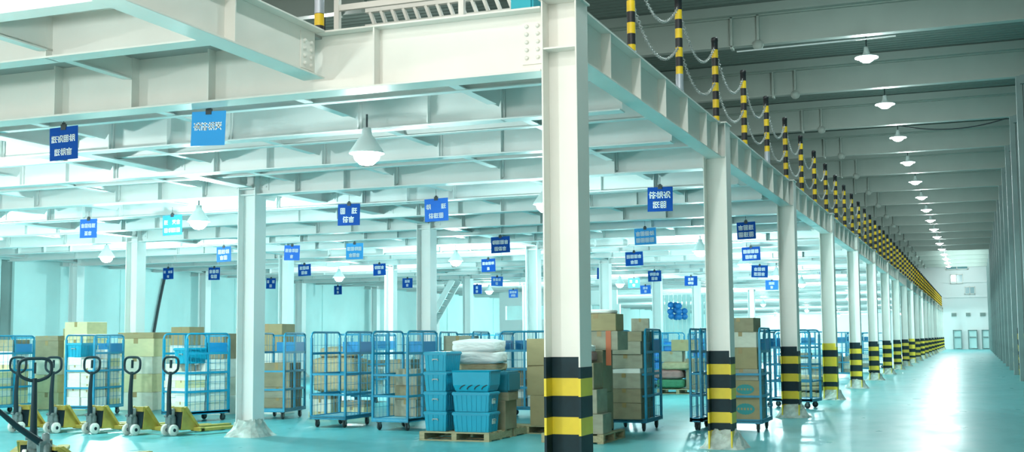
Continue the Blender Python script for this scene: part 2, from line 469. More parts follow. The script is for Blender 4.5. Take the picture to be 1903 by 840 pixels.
def plinth_mesh(seed, r0=.31, r1=.21, h=.3):
    rg = random.Random(seed); n = 20; mb = MB(); rings = []
    for t, (r, z) in enumerate(((r0*1.12, 0), (r0, .05), (r1*1.12, .6*h), (r1, .85*h), (r1*.86, h))):
        ring = []
        for k in range(n):
            a = 2*PI*k/n; c, s = math.cos(a), math.sin(a)
            q = 1/max(abs(c), abs(s))**.55
            j = 1 + rg.uniform(-.09, .09)
            ring.append((c*r*q*j, s*r*q*j, z*(1 + (rg.uniform(-.15, .15) if t > 1 else 0))))
        rings.append(ring)
    vs = [v for q in rings for v in q]; fs = []
    for i in range(len(rings)-1):
        for k in range(n): fs.append((i*n+k, i*n+(k+1) % n, (i+1)*n+(k+1) % n, (i+1)*n+k))
    fs.append(tuple(range((len(rings)-1)*n, len(rings)*n)))
    mb.add(vs, fs, 0, False)
    return mb.mesh('concrete_foot', M['concrete'])
plinths = [plinth_mesh(s) for s in range(4)]
plinth_big = plinth_mesh(11, .34, .225, .26)
capm = MB().box(-W/2+TF, W/2-TF, -W/2+.01, W/2-.01, -.008, .008).mesh('cap_plate', M['white'])
for i in range(0, 20):
    c = empty('steel_column', (XA, CY(i), 0))
    if i == 0: lab = 'broad white H-section corner column with black and yellow painted foot, closest of the striped row'
    else: lab = '%s white aisle column of the row, black and yellow stripes above a rough concrete foot' % nth(i)
    tag(c, lab, 'column', 'striped columns along the aisle', 'thing')
    link('shaft', colmesh, c)
    link('striped_paint', stripe_a if i == 0 else (stripe_c if i in (3, 9) else stripe_b), c)
    if i: f_ = link('concrete_foot', plinths[i % 4], c); f_.scale = (1, 1, .85); f_.location.y = .13
    p = link('cap_plate', capm, c); p.location.z = 4.22
    if i == 0: p.location.z = 4.25
mb = h_profile(MB(), .1, 4.61); mb.box(-.16, .16, -.16, .16, 4.16, 4.175)
innermesh = mb.mesh('shaft', M['white_in'], .002)
for ri, r in enumerate(ROWS[1:]):
    for i in range(1, 9):
        if ri == 2 and i > 6: continue
        if ri == 2: i = i + 1
        c = empty('steel_column', (r, CY(i), 0))
        rowname = ('first row behind the aisle', 'second row behind the aisle', 'row against the long wall')[ri]
        tag(c, 'plain white unstriped column, %s from the front in the %s' % (nth(i-1), rowname), 'column', 'plain columns under the mezzanine', 'thing')
        link('shaft', innermesh, c); link('concrete_foot', plinth_big, c).location.z = 0

# ------------------------------------------------------------------ guard posts and chains on the deck edge
def post_mesh():
    mb = MB(); zs = [0, .12]; r = .048; prof = [(r, 0)]; mats = []
    z = .02
    seq = [.13, .12]
    k = 0
    while z < 1.2:
        prof += [(r, z), (r, z+.118)]; z += .118
        if len(prof) > 3: mats.append(None)
        k += 1
    pr = [(r, 0)]; ms = []
    n = 10; h = 1.24/n
    for k in range(n):
        pr += [(r, h*(k+1)-.001)]; ms.append(0 if k % 2 == 0 else 1)
    pr += [(r*1.08, 1.24), (r*1.08, 1.285), (r*.8, 1.30), (0, 1.30)]; ms += [1, 1, 1, 1]
    mb.lathe(pr, 14, mats=ms)
    return mb.mesh('striped_tube', [M['postyellow'], M['postblack']])
pmesh = post_mesh()
pbase = MB().lathe([(.075,0),(.075,.012),(.055,.02),(.055,.05),(.047,.055)], 14).mesh('base_flange', M['greyrail'])
psleeve = MB().lathe([(.051,.02),(.051,.26),(.0485,.27)], 14).mesh('bare_sleeve', M['greyrail'])
PX = -3.44
for k in range(0, 57):
    y = 10.29 + DY*(k+1) - .02
    p = empty('guard_post', (PX, y, 4.712))
    tag(p, 'yellow and black striped guard post, %s from the corner column along the mezzanine edge' % nth(k), 'post', 'striped guard posts on the mezzanine edge')
    link('striped_tube', pmesh, p)
    if k < 20:
        link('base_flange', pbase, p)
        if k in (1, 4): tag(link('bare_sleeve', psleeve, p), 'bare grey sleeve where the stripes are worn away')
def chain_mesh(z0, sag, length):
    mb = MB(); n = 52; pts = []
    for i in range(n+1):
        t = i/n; pts.append(Vector((0, t*length, z0 - sag*4*t*(1-t))))
    for i in range(n):
        a, b = pts[i], pts[i+1]; d = (b-a); m = (a+b)/2; l = d.length*.80; d.normalize()
        side = Vector((1,0,0)) if i % 2 == 0 else d.cross(Vector((1,0,0))).normalized()
        ring = []
        for q in range(8):
            an = 2*PI*q/8
            ring.append(m + d*math.cos(an)*l*.66 + side*math.sin(an)*.019)
        mb.tube(ring, .006, 4, closed=True)
    return mb.mesh('guard_chain', M['steel'])
ch_hi = chain_mesh(1.14, .42, DY-.09); ch_lo = chain_mesh(.62, .36, DY-.09)
for k in range(0, 13):
    y = 10.29 + DY*(k+1) + .03
    for me, w in ((ch_hi, 'upper'), (ch_lo, 'lower')):
        o = link('guard_chain', me); o.location = (PX, y, 4.712)
        tag(o, 'grey %s chain sagging between the %s and %s striped guard posts' % (w, nth(k), nth(k+1)), 'chain', 'chains between the guard posts')
# striped bollard, white railing and ladder on the deck behind the front girder
b = empty('guard_post', (-6.03, 10.25, 4.67))
tag(b, 'short striped bollard with grey sleeve where the front girder meets the corner beam', 'post')
MB().lathe([(.05,0),(.05,.07),(.05,.075),(.05,.19),(.05,.195),(.05,.30),(.05,1.0),(.054,1.0),(.054,1.03),(0,1.04)], 16, mats=[1,0,0,1,2,2,2,1,1]).build('striped_tube', [M['postyellow'], M['postblack'], M['greyrail']], b)
rl = empty('guard_rail', (0, 10.6, 4.67))
tag(rl, 'white steel railing standing on the mezzanine deck above the front girder', 'railing')
for x in (-6.02, -4.62, -3.9): MB().box(x-.028, x+.028, -.028, .028, 0, 1.1).build('rail_post', M['white'], rl)
for z in (.34, .75, 1.07): MB().box(-6.02, -3.9, -.02, .02, z-.03, z+.03).build('rail_bar', M['white'], rl)
ld = empty('deck_ladder', (0, 11.0, 4.67))
tag(ld, 'white slatted ladder lying on its side behind the mezzanine railing', 'ladder')
for z in (.02, .2, .38): MB().box(-5.9, -3.95, -.03, .03, z, z+.05).build('ladder_rail', M['white'], ld)
for a in range(14):
    x = -5.75 + a*.13
    mb = MB()
    mb.bar((x, 0, .07), (x-.05, 0, .20), .05, .03); mb.bar((x-.05, 0, .25), (x-.10, 0, .38), .05, .03)
    mb.build('ladder_rung', M['white'], ld)
tb = MB().box(-4.05, -3.82, 10.45, 10.7, 4.67, 4.93).build('plastic_crate', M['tealbox'], None, .02, 2)
tag(tb, 'small teal crate on the mezzanine deck beside the corner column head', 'crate')

# ------------------------------------------------------------------ lamps
bulb = bpy.data.meshes
def lathe_mesh(name, prof, m, n=24, mats=None):
    return MB().lathe(prof, n, mats=mats).mesh(name, m)
lm_shade = lathe_mesh('lamp_shade', [(.03,.30),(.05,.30),(.06,.22),(.10,.17),(.20,.02),(.205,0),(.195,0),(.09,.155),(.05,.16)], M['lampshell'])
lm_bulb = lathe_mesh('bulb', [(0,-.14),(.08,-.125),(.14,-.07),(.16,-.01),(.12,.07),(.05,.11),(0,.12)], M['glow'])
lm_cord = MB().cyl((0,0,.28),(0,0,.46), .012, 6).mesh('hanger_cord', M['dark'])
def light(loc, power, col, r=.14, spot=False):
    l = bpy.data.lights.new('lamp_light', 'POINT'); l.energy = power; l.color = col; l.shadow_soft_size = r
    o = bpy.data.objects.new('lamp_light', l); o.location = loc; COL.objects.link(o); return o
LAMPS = [(-6.6,4.9),(-13.0,4.9),(-20.4,5.0),(-13.0,11.4),(-20.5,11.6),(-20.5,17.9),(-6.48,12.1),(-6.35,17.9),(-6.34,29.4),(-6.3,35.3),(-6.5,42.7),(-6.6,50.0),(-6.5,57.5),(-6.6,70),(-6.6,84),(-13.0,17.9),(-13.29,30.0),(-20.5,24.4),(-20.4,36.1),
         (-20.5,50),(-13.2,46),(-13.0,62),(-20.4,66),(-13.1,80),(-20.4,84),(-6.6,100),(-13.1,102),(-20.4,106),(-6.6,120),(-13,126),(-20,130),(-6.6,136),(-13,139),(-21,141)]  # last three lamps are added to brighten the dim far end
for n, (x, y) in enumerate(LAMPS):
    row = 'nearest the aisle' if x > -8 else ('of the middle line' if x > -15 else 'of the line by the long wall')
    idx = [q for q in LAMPS if (q[0] > -8) == (x > -8) and (q[0] > -15) == (x > -15)].index((x, y))
    t = empty('pendant_lamp', (x, y, 3.74))
    tag(t, 'glowing bell-shaped lamp hung under the mezzanine, %s %s' % (nth(idx), row), 'lamp', 'pendant lamps under the mezzanine')
    link('lamp_shade', lm_shade, t); link('bulb', lm_bulb, t); link('hanger_cord', lm_cord, t)
    light((x, y, 3.55), 430 if y < 10 else 640 if y < 12 and x < -8 else 130 if y < 14 and x > -8 else 190 if y < 18.5 and x > -8 else 900 if y < 18.5 and x < -18 else 560 if y < 18.5 else 620 if x > -8 else 950 if y < 56 else 1500, (.90, 1, .97) if y < 16 else (.72, 1, .985), .12)
bay_shade = lathe_mesh('lamp_shade', [(.04,.30),(.06,.30),(.07,.20),(.11,.08),(.29,.035),(.31,.01),(.30,.005),(.11,.07),(.05,.09)], M['lampshell'])
bay_bulb = lathe_mesh('lens', [(0,-.13),(.10,-.115),(.17,-.07),(.22,-.02),(.305,.0),(.30,.012),(.15,.05),(.05,.08),(0,.085)], M['glow2'])
bay_cord = MB().cyl((0,0,.28),(0,0,1.25), .018, 6).mesh('hanger_rod', M['dark'])
for i in range(-2, 19):
    y = CY(i) + 1.55
    t = empty('bay_lamp', (-2.45, y, 9.02))
    tag(t, ('bright disc-shaped bay lamp over the aisle, %s roof bay from the front' % nth(i)) if i >= 0 else ('bay lamp over the aisle before the corner column, %s one' % ('nearer', 'farther')[-1-i]), 'lamp', 'bay lamps over the aisle')
    link('lamp_shade', bay_shade, t); link('lens', bay_bulb, t); link('hanger_rod', bay_cord, t)
    light((-2.45, y, 8.85), 420 if i >= 0 else 640, (.84, 1, .98) if i >= 0 else (1, .98, .92), .2)
for n, (x, i) in enumerate([(-15, k) for k in range(0, 12, 2)] + [(-24, k) for k in range(1, 10, 3)]):
    y = CY(i) + 1.55
    t = empty('bay_lamp', (x, y, 9.02))
    tag(t, 'bay lamp under the roof high above the mezzanine deck, %s roof bay, %s line' % (nth(i), 'middle' if x > -20 else 'outer'), 'lamp', 'bay lamps above the mezzanine')
    link('lamp_shade', bay_shade, t); link('lens', bay_bulb, t); link('hanger_rod', bay_cord, t)
    light((x, y, 8.85), 420, (.95, 1, .97), .2)
def cable(name, pts, r, m, label, cat):
    return tag(MB().tube(pts, r, 6).build(name, m), label, cat)
cable('conduit_pipe', [(-5.6, 30.98, 9.1), (-1.6, 30.98, 9.13)], .02, M['lampshell'], 'thin pale conduit hung just below the largest roof beam', 'pipe')
cable('power_cable', [(-2.3+3.6*t, 44.95, 8.95+.25*(2*t-1)**2-.0) for t in [k/14 for k in range(15)]], .022, M['dark'], 'dark cable drooping across the aisle below a roof beam', 'cable')
cable('power_cable', [(XL+.08, 36.35-.9*t, 3.9-3.6*t+.25*math.sin(3*t)) for t in [k/10 for k in range(11)]], .05, M['dark'], 'thick black cable hanging down the long wall', 'cable')

# ------------------------------------------------------------------ hanging signs
GL = {
 'a': [(.1,.95,.1,.05),(.1,.95,.35,.95),(.35,.95,.35,.05),(.1,.5,.35,.5),(.5,.9,.95,.9),(.72,.9,.72,.1),(.5,.55,.95,.55),(.5,.1,.95,.1)],
 'b': [(.05,.8,.95,.8),(.5,1,.5,.8),(.15,.6,.85,.6),(.15,.6,.15,.05),(.85,.6,.85,.05),(.15,.05,.85,.05),(.5,.6,.5,.05),(.15,.33,.85,.33)],
 'c': [(.1,.9,.4,.6),(.25,.75,.25,.05),(.05,.45,.4,.45),(.5,.95,.95,.95),(.95,.95,.95,.6),(.5,.95,.5,.6),(.5,.6,.95,.6),(.72,.6,.5,.05),(.72,.6,.98,.05),(.55,.3,.95,.3)],
 'd': [(.1,.95,.9,.95),(.1,.95,.1,.05),(.9,.95,.9,.05),(.1,.05,.9,.05),(.1,.65,.9,.65),(.1,.35,.9,.35),(.5,.95,.5,.05)],
 'e': [(.1,.9,.9,.9),(.5,.9,.1,.45),(.5,.9,.9,.45),(.2,.5,.8,.5),(.5,.5,.5,.05),(.15,.25,.85,.25),(.1,.05,.9,.05)],
 'f': [(.05,.7,.45,.7),(.25,.98,.25,.05),(.05,.35,.45,.2),(.55,.95,.95,.95),(.55,.65,.95,.65),(.55,.95,.55,.05),(.95,.95,.95,.05),(.55,.35,.95,.35)],
 'g': [(.2,.98,.05,.6),(.15,.75,.15,.05),(.35,.85,.95,.85),(.65,.98,.65,.45),(.35,.45,.95,.45),(.45,.25,.45,.05),(.45,.25,.85,.25),(.85,.25,.85,.05),(.45,.05,.85,.05)],
 'h': [(.1,.95,.45,.65),(.45,.95,.1,.65),(.55,.95,.9,.65),(.9,.95,.55,.65),(.1,.55,.9,.55),(.5,.55,.1,.05),(.5,.55,.9,.05),(.3,.3,.7,.3)],
}
def glyph(mb, key, x, z, s, y, lw):
    for (a, b, c, d) in GL[key]:
        mb.bar((x+a*s, y, z+b*s), (x+c*s, y, z+d*s), lw, .004) if False else None
        p = Vector((x+a*s, 0, z+b*s)); q = Vector((x+c*s, 0, z+d*s)); t = (q-p).normalized(); nrm = Vector((-t.z, 0, t.x))*lw/2
        e = t*lw*.4
        vs = []
        for yy in (y, y-.003):
            for v in (p-e-nrm, q+e-nrm, q+e+nrm, p-e+nrm): vs.append((v.x, yy, v.z))
        mb.add(vs, [(3,2,1,0),(4,5,6,7),(0,1,5,4),(1,2,6,5),(2,3,7,6),(3,0,4,7)])
clipm = MB().box(-.035, .035, -.012, .012, -.035, .03).box(-.02, .02, -.008, .008, .03, .05).mesh('clip', M['dark'])
cordm = MB().cyl((0,0,.03),(0,0,.16), .004, 5).mesh('cord', M['dark'])
# x, y, top z, width, height, colour, rows of glyphs, turn, what stands out
SIGNS = [
 (-9.64,10.71,4.05,.40,.38,'signdark',['acdf','afb'],0,'dark blue sign with seven white characters in two lines, under the front girder'),
 (-7.57,10.58,4.05,.43,.37,'signsky',['cgfh'],0,'sky blue sign with one line of white characters, slightly askew under the front girder'),
 (-16.49,19.08,4.05,.42,.38,'signmid',['bdga','eb'],0,'mid blue sign above the first cages, next to the second-row column'),
 (-14.55,19.19,4.05,.45,.39,'signsky',['a hb','dfad'],0,'sky blue sign beside the hanging lamp in front of the second-row columns'),
 (-10.49,18.92,4.05,.45,.39,'signdark',['d a','gb'],0,'dark blue sign hanging just past the plain column over the tall cages'),
 (-8.71,18.82,4.05,.45,.40,'signmid',['f  a','gad'],0,'pale violet-blue sign in front of the second plain column'),
 (-18.3,26.3,4.05,.44,.39,'signmid',['daf','bd'],0,'mid blue sign partly hidden by the plain column closest to the jacks'),
 (-16.44,26.65,4.05,.46,.39,'signmid',['abfd','b'],0,'mid blue sign between the plain column and the third one of the second row'),
 (-14.67,26.76,4.05,.49,.41,'signsky',['adfd','bdb'],0,'light blue sign on a long cord below the dark blue sign'),
 (-25.24,33.11,4.05,.42,.38,'signdark',['d be','g'],0,'small dark blue sign on the long wall side above the second cage'),
 (-23.73,33.58,4.05,.45,.42,'signdark',['bef','gd'],0,'small dark blue sign near the black wall cable'),
 (-20.2,33.49,4.05,.47,.38,'signdark',['adf','db'],0,'dark blue sign just past the third column of the second row'),
 (-17.94,34.38,4.05,.45,.38,'signdark',['fab','d'],0,'dark blue sign in front of the fourth column of the second row'),
 (-25.92,40.47,4.05,.43,.42,'signdark',['e a','d'],0,'small teal-dark sign close to the long wall over the fourth cage'),
 (-21.23,43.12,4.05,.45,.39,'signdark',['ea','b'],0,'small dark sign far back beside the second plain column'),
 (-26.95,47.6,4.05,.40,.40,'signdark',['a','e'],0,'tiny dark sign against the bright far wall panels'),
 (-12.3,26.0,4.05,.45,.39,'signdark',['ad','b'],1.25,'blue sign turned almost edge-on beside the second plain column'),
 (-10.61,26.6,4.05,.49,.39,'signdark',['fadb','dgb'],0,'dark blue two-line sign in front of the third plain column'),
 (-13.9,33.84,4.05,.46,.40,'signdark',['abdf','e'],0,'blue sign under and beyond the two-line sign by the third plain column'),
 (-17.59,43.74,4.05,.50,.38,'signmid',['bef','g'],0,'pale blue sign far back before the leaning ladder'),
 (-21.03,49.84,4.05,.46,.42,'signdark',['e','b'],0,'small dark sign above the leaning ladder'),
 (-21.54,55.72,4.05,.49,.41,'signmid',['adb','fd'],0,'small pale sign above the white partition'),
 (-4.72,18.9,4.05,.42,.40,'signdark',['gfc','ad'],0,'dark blue sign half hidden behind the corner column'),
 (-6.84,25.93,4.05,.50,.37,'signsky',['bddf','dddd'],0,'sky blue two-line sign between the corner column and the next striped column'),
 (-9.04,33.0,4.05,.52,.40,'signdark',['dddb','bd'],0,'dark blue sign above the tall carton pile'),
 (-12.1,40.1,4.05,.46,.40,'signdark',['da','e'],0,'dark blue sign peeping past the corner column edge over the carton pile'),
 (-13.09,47.72,4.05,.49,.40,'signmid',['e e','b'],0,'pale blue sign far behind the carton pile'),
 (-10.93,42.7,4.05,.50,.40,'signdark',['fdb','db'],0,'dark blue sign in front of the plain column behind the open floor gap'),
 (-10.58,47.19,4.05,.52,.39,'signdark',['ea','fg'],0,'dark blue sign beside the second striped column, before the blue sacks'),
 (-4.5,25.49,4.05,.40,.37,'signdark',['bda','dad'],0,'dark blue sign just past the second striped column'),
 (-5.65,32.68,4.05,.50,.37,'signdark',['dddd','dab'],0,'dark blue sign hung lower between the second and third striped columns'),
 (-6.84,41.25,4.05,.56,.42,'signdark',['bdf','adb'],0,'dark blue sign next to the bright lamp between second and third striped columns'),
 (-8.2,52.5,4.05,.55,.42,'signmid',['da','b'],0,'small pale sign behind the third striped column'),
 (-5.2,46.5,4.05,.50,.42,'signdark',['ad','b'],0,'dark blue sign between the fourth and fifth striped columns, upper one'),
 (-5.35,47.9,3.80,.50,.60,'signdark',['db','a'],.2,'dark blue tall sign between the fourth and fifth striped columns, lower one'),
 (-14.4,54.5,4.05,.5,.4,'signmid',['db','a'],0,'tiny pale sign deep behind the open floor gap'),
]
for n, (x, y, z, w, h, m, rows, turn, lab) in enumerate(SIGNS):
    s_ = empty('hanging_sign', (x, y, z), turn)
    s_.rotation_euler.y = R((-1.5, 2.2, .5, -1, .8, -1.6)[n % 6])
    tag(s_, lab, 'sign', 'blue signs hung under the mezzanine')
    bd = MB().box(-w/2, w/2, -.004, .004, -h, 0).build('board', M[m], s_)
    big = len(rows)
    g = min(h*(.27 if len(rows) == 2 else .30), w*.84/max(len(q) for q in rows)/1.1)
    t = MB()
    for ri, row in enumerate(rows):
        step = g*1.12; tw = step*len(row)
        for ci, ch in enumerate(row):
            if ch == ' ': continue
            zc = -h*(.46 if len(rows) == 2 and ri == 0 else (.86 if len(rows) == 2 else .55))
            glyph(t, ch, -tw/2+ci*step, zc, g, -.0045, g*.155)
    t.build('lettering', M['ink'], bd)
    c = link('clip', clipm, s_); c = link('cord', cordm, s_)

# ------------------------------------------------------------------ roll cages
def arc_frame(x, y0, y1, z0, z1, rc=.09, n=5):
    pts = [(x, y0, z0), (x, y0, z1-rc)]
    for k in range(1, n+1):
        a = PI/2*k/n; pts.append((x, y0+rc-rc*math.cos(a), z1-rc+rc*math.sin(a)))
    for k in range(n+1):
        a = PI/2*k/n; pts.append((x, y1-rc+rc*math.sin(a), z1-rc+rc*math.cos(a)))
    pts.append((x, y1, z0)); return pts
def make_cage(w, d, h, panel=True):
    root = empty('roll_cage')
    mb = MB()
    mb.box(-w/2, w/2, -d/2, d/2, .17, .205, 0)
    for y in (-d/2, d/2-.04): mb.box(-w/2, w/2, y, y+.04, .15, .22, 1)
    for x in (-w/2, w/2-.04): mb.box(x, x+.04, -d/2, d/2, .15, .22, 1)
    mb.build('platform', [M['cagedeck'], M['cage']], root)
    zr = [.60, .97, 1.35]
    for x in (-w/2+.02, w/2-.02):
        f = MB().tube(arc_frame(x, -d/2+.02, d/2-.02, .2, h), .019, 8)
        f.box(x-.018, x+.018, -d/2, -d/2+.05, .2, h-.1); f.box(x-.018, x+.018, d/2-.05, d/2, .2, h-.1)
        for z in zr: f.box(x-.012, x+.012, -d/2+.02, d/2-.02, z-.022, z+.022)
        f.box(x-.015, x+.015, -.02, .02, .2, h-.02)
        fo = f.build('side_frame', M['cage'], root)
        wr = MB(); k = 0
        n = max(3, int((d-.1)/.105))
        for k in range(1, n):
            y = -d/2 + d*k/n; wr.bar((x, y, .2), (x, y, h-.02), .006)
        for z in (.4, .78, 1.16, 1.5): wr.bar((x, -d/2+.03, z), (x, d/2-.03, z), .006)
        wr.build('wire_mesh', M['cage'], fo)
    f = MB(); y = d/2-.03
    f.box(-w/2, w/2, y-.015, y+.015, h-.06, h-.025)
    for z in zr: f.box(-w/2, w/2, y-.012, y+.012, z-.02, z+.02)
    fo = f.build('rear_frame', M['cage'], root)
    wr = MB(); n = max(2, int(w/.11))
    for k in range(1, n): wr.bar((-w/2+w*k/n, y, .2), (-w/2+w*k/n, y, h-.04), .006)
    for z in (.4, .78, 1.16, 1.5): wr.bar((-w/2, y, z), (w/2, y, z), .006)
    wr.build('wire_mesh', M['cage'], fo)
    for z in (.60, .97): MB().box(-w/2+.02, w/2-.02, -d/2+.01, -d/2+.03, z-.018, z+.018).build('front_bar', M['cage'], root)
    if panel:
        MB().box(w/2-.03, w/2-.012, -.02, d/2-.08, 1.36, 1.56).build('name_panel', M['cagepanel'], root)
        MB().box(-w/2+.1, w/2-.1, d/2-.055, d/2-.045, 1.36, 1.56).build('name_panel', M['cagepanel'], root)
    for sx in (-1, 1):
        for sy in (-1, 1):
            cx, cy = sx*(w/2-.09), sy*(d/2-.12)
            c = MB().box(cx-.035, cx+.035, cy-.035, cy+.035, .13, .16).box(cx-.03, cx-.022, cy-.02, cy+.03, .05, .14).box(cx+.022, cx+.03, cy-.02, cy+.03, .05, .14).build('caster', M['jackgrey'], root)
            MB().lathe([(0,-.018),(.04,-.018),(.062,-.016),(.066,-.008),(.066,.008),(.062,.016),(.04,.018),(0,.018)], 16, (cx, cy+.012, .066), axis='x').build('caster_wheel', M['dark'], c)
    return root
CAGE = make_cage(.75, 1.10, 1.74)
FOLDED = make_cage(.22, 1.02, 1.74, False)
first = {id(CAGE): True, id(FOLDED): True}
def cage(proto, x, y, rz, label, group='roll cages under the mezzanine'):
    o = proto if first.pop(id(proto), None) else copy_tree(proto)
    o.location = (x, y, 0); o.rotation_euler = (0, 0, R(rz))
    return tag(o, label, 'roll cage', group)

# ------------------------------------------------------------------ cartons, sacks, totes, pallets
def carton_proto(m):
    me = MB().cbox((0,0,.5), (1,1,1)).mesh('carton', m, .012)
    mt = MB().cbox((0,0,1.001), (.12,1.0,.004)).cbox((0,-.502,.86), (.12,.004,.28)).cbox((.502*0,.502,.86), (.12,.004,.28)).mesh('tape_strip', M['tape'])
    ms = MB().box(-.5,.5,-.5025,-.50,.985,.99).mesh('lid', M['tape'])
    return me, mt
CART = {k: carton_proto(M[k]) for k in ('card','card2','card3','pale','paper','cream')}
def carton(x, y, z, w, d, h, m, rz, label, group=None, tape=True, cat='carton'):
    me, mt = CART[m]
    o = link('carton', me); o.location = (x, y, z); o.scale = (w, d, h); o.rotation_euler = (0, 0, R(rz))
    if tape: link('tape_strip', mt, o)
    return tag(o, label, cat, group)
def sack_mesh(seed, m):
    rg = random.Random(seed); bm = bmesh.new()
    bmesh.ops.create_cube(bm, size=1)
    bmesh.ops.subdivide_edges(bm, edges=bm.edges[:], cuts=5, use_grid_fill=True)
    for v in bm.verts:
        x, y, z = v.co
        e = max(abs(x), abs(y))*2
        t = 1 - .62*max(0, e-.35)**1.6
        v.co.z = z*t + rg.uniform(-.035, .035)
        v.co.x *= 1 - .10*(abs(y)*2)**3; v.co.y *= 1 - .10*(abs(x)*2)**3
        v.co.x += rg.uniform(-.015, .015); v.co.y += rg.uniform(-.015, .015)
        v.co.z += .5
    bmesh.ops.smooth_vert(bm, verts=bm.verts[:], factor=.3, use_axis_x=True, use_axis_y=True, use_axis_z=True)
    me = bpy.data.meshes.new('sack'); bm.to_mesh(me); bm.free()
    for p in me.polygons: p.use_smooth = True
    me.materials.append(m); return me
SACK = {k: sack_mesh(i, M[k]) for i, k in enumerate(('bag','bagtan','bagblue','bagpink','baggreen'))}
def sack(x, y, z, w, d, h, m, rz, label, group=None):
    o = link('sack', SACK[m]); o.location = (x, y, z); o.scale = (w, d, h); o.rotation_euler = (0, 0, R(rz))
    return tag(o, label, 'sack', group)
def make_pallet(w, d):
    root = empty('pallet')
    for k in range(5):
        y = -d/2 + (d-.1)*k/4
        MB().box(-w/2, w/2, y, y+.1, .118, .14).build('deck_board', M['wood'], root, .003)
    for k in range(3):
        x = -w/2 + (w-.09)*k/2
        MB().box(x, x+.09, -d/2, d/2, .018, .118).build('stringer', M['wood'], root, .003)
    for y in (-d/2, -.05, d/2-.1): MB().box(-w/2, w/2, y, y+.1, 0, .018).build('base_board', M['wood'], root)
    return root
PAL = make_pallet(1.2, 1.0); pf = [True]
def pallet(x, y, rz, label):
    o = PAL if pf[0] else copy_tree(PAL)
    pf[0] = False
    o.location = (x, y, 0); o.rotation_euler = (0, 0, R(rz)); return tag(o, label, 'pallet', 'wooden pallets under loads')
def tote_parts(ribs=True, h=.30):
    # tapered shell .60 x .40, rim, ribs, handle
    l0, w0, l1, w1 = .545, .35, .585, .385
    b = MB()
    def ring(l, w, z): return [(-l/2,-w/2,z),(l/2,-w/2,z),(l/2,w/2,z),(-l/2,w/2,z)]
    rs = [ring(l0,w0,0), ring(l1,w1,h-.045), ring(l1+.03,w1+.03,h-.045), ring(l1+.03,w1+.03,h-.012), ring(l1+.012,w1+.012,h)]
    vs = [v for r_ in rs for v in r_]; fs = [(3,2,1,0), (16,17,18,19)]
    for i in range(4):
        for k in range(4): fs.append((i*4+k, i*4+(k+1) % 4, (i+1)*4+(k+1) % 4, (i+1)*4+k))
    b.add(vs, fs)
    body = b.mesh('tote_shell', M['tote'], .008, 2)
    r_ = MB()
    if ribs:
        for sgn in (-1, 1):
            for k in range(7):
                x = -.24 + .08*k
                r_.bar((x*.93, sgn*(w0/2+.001), .015), (x, sgn*(w1/2-.001), h-.05), .012, .012)
            for k in range(4):
                y = -.135 + .09*k
                r_.bar((sgn*(l0/2+.001), y*.9, .015), (sgn*(l1/2-.001), y, h-.05), .012, .012)
    rib = r_.mesh('rib', M['tote']) if ribs else None
    l = MB()
    for sgn in (-1, 1):
        x = sgn*(l1/2-.006)
        l.box(min(x, x+sgn*.02), max(x, x+sgn*.02), -.05, .05, h*.60, h*.64).box(min(x, x+sgn*.02), max(x, x+sgn*.02), -.05, -.04, h*.54, h*.64).box(min(x, x+sgn*.02), max(x, x+sgn*.02), .04, .05, h*.54, h*.64)
    lat = l.mesh('grip', M['hardware'])
    return body, rib, lat
TB, TR, TL = tote_parts()
tagm = MB().box(.284, .292, -.07, .05, .12, .20).mesh('paper_tag', M['tag'])
def tote(x, y, z, rz, label, withtag=False, sc_=1.0):
    t = empty('storage_tote', (x, y, z), R(rz)); t.scale = (sc_, sc_, 1.04)
    tag(t, label, 'tote', 'blue plastic totes')
    link('tote_shell', TB, t); link('rib', TR, t); link('grip', TL, t)
    if withtag: tag(link('paper_tag', tagm, t), 'white paper tag')
    return t

# loads inside a cage: columns of cartons; u,v are cage axes
def load(cx, cy, rz, where, cols, base=.21):
    a = R(rz)
    for cn, (u, v, w, d, hs) in enumerate(cols):
        z = base
        cname = ('first', 'second', 'third', 'fourth', 'fifth')[cn]
        for k, (h, m) in enumerate(hs):
            ju, jv, jr = rnd.uniform(-.012, .012), rnd.uniform(-.012, .012), rnd.uniform(-2.5, 2.5)
            x = cx + (u+ju)*math.cos(a) - (v+jv)*math.sin(a); y = cy + (u+ju)*math.sin(a) + (v+jv)*math.cos(a)
            kind = {'paper':'white wrapped pack','pale':'pale carton','cream':'cream carton','card':'brown carton','card2':'dull brown carton','card3':'grey-brown carton'}[m]
            pos = 'bottom' if k == 0 else ('top' if k == len(hs)-1 else nth(k))
            carton(x, y, z, w, d, h, m, rz+jr, '%s, %s of the %s stack, %s' % (kind, pos, cname, where), 'cartons in the roll cages', tape=(m not in ('paper',)))
            z += h + .001
def rs(n, ms, lo=.12, hi=.2): return [(rnd.uniform(lo, hi), rnd.choice(ms)) for _ in range(n)]
WH = ['paper','paper','pale']
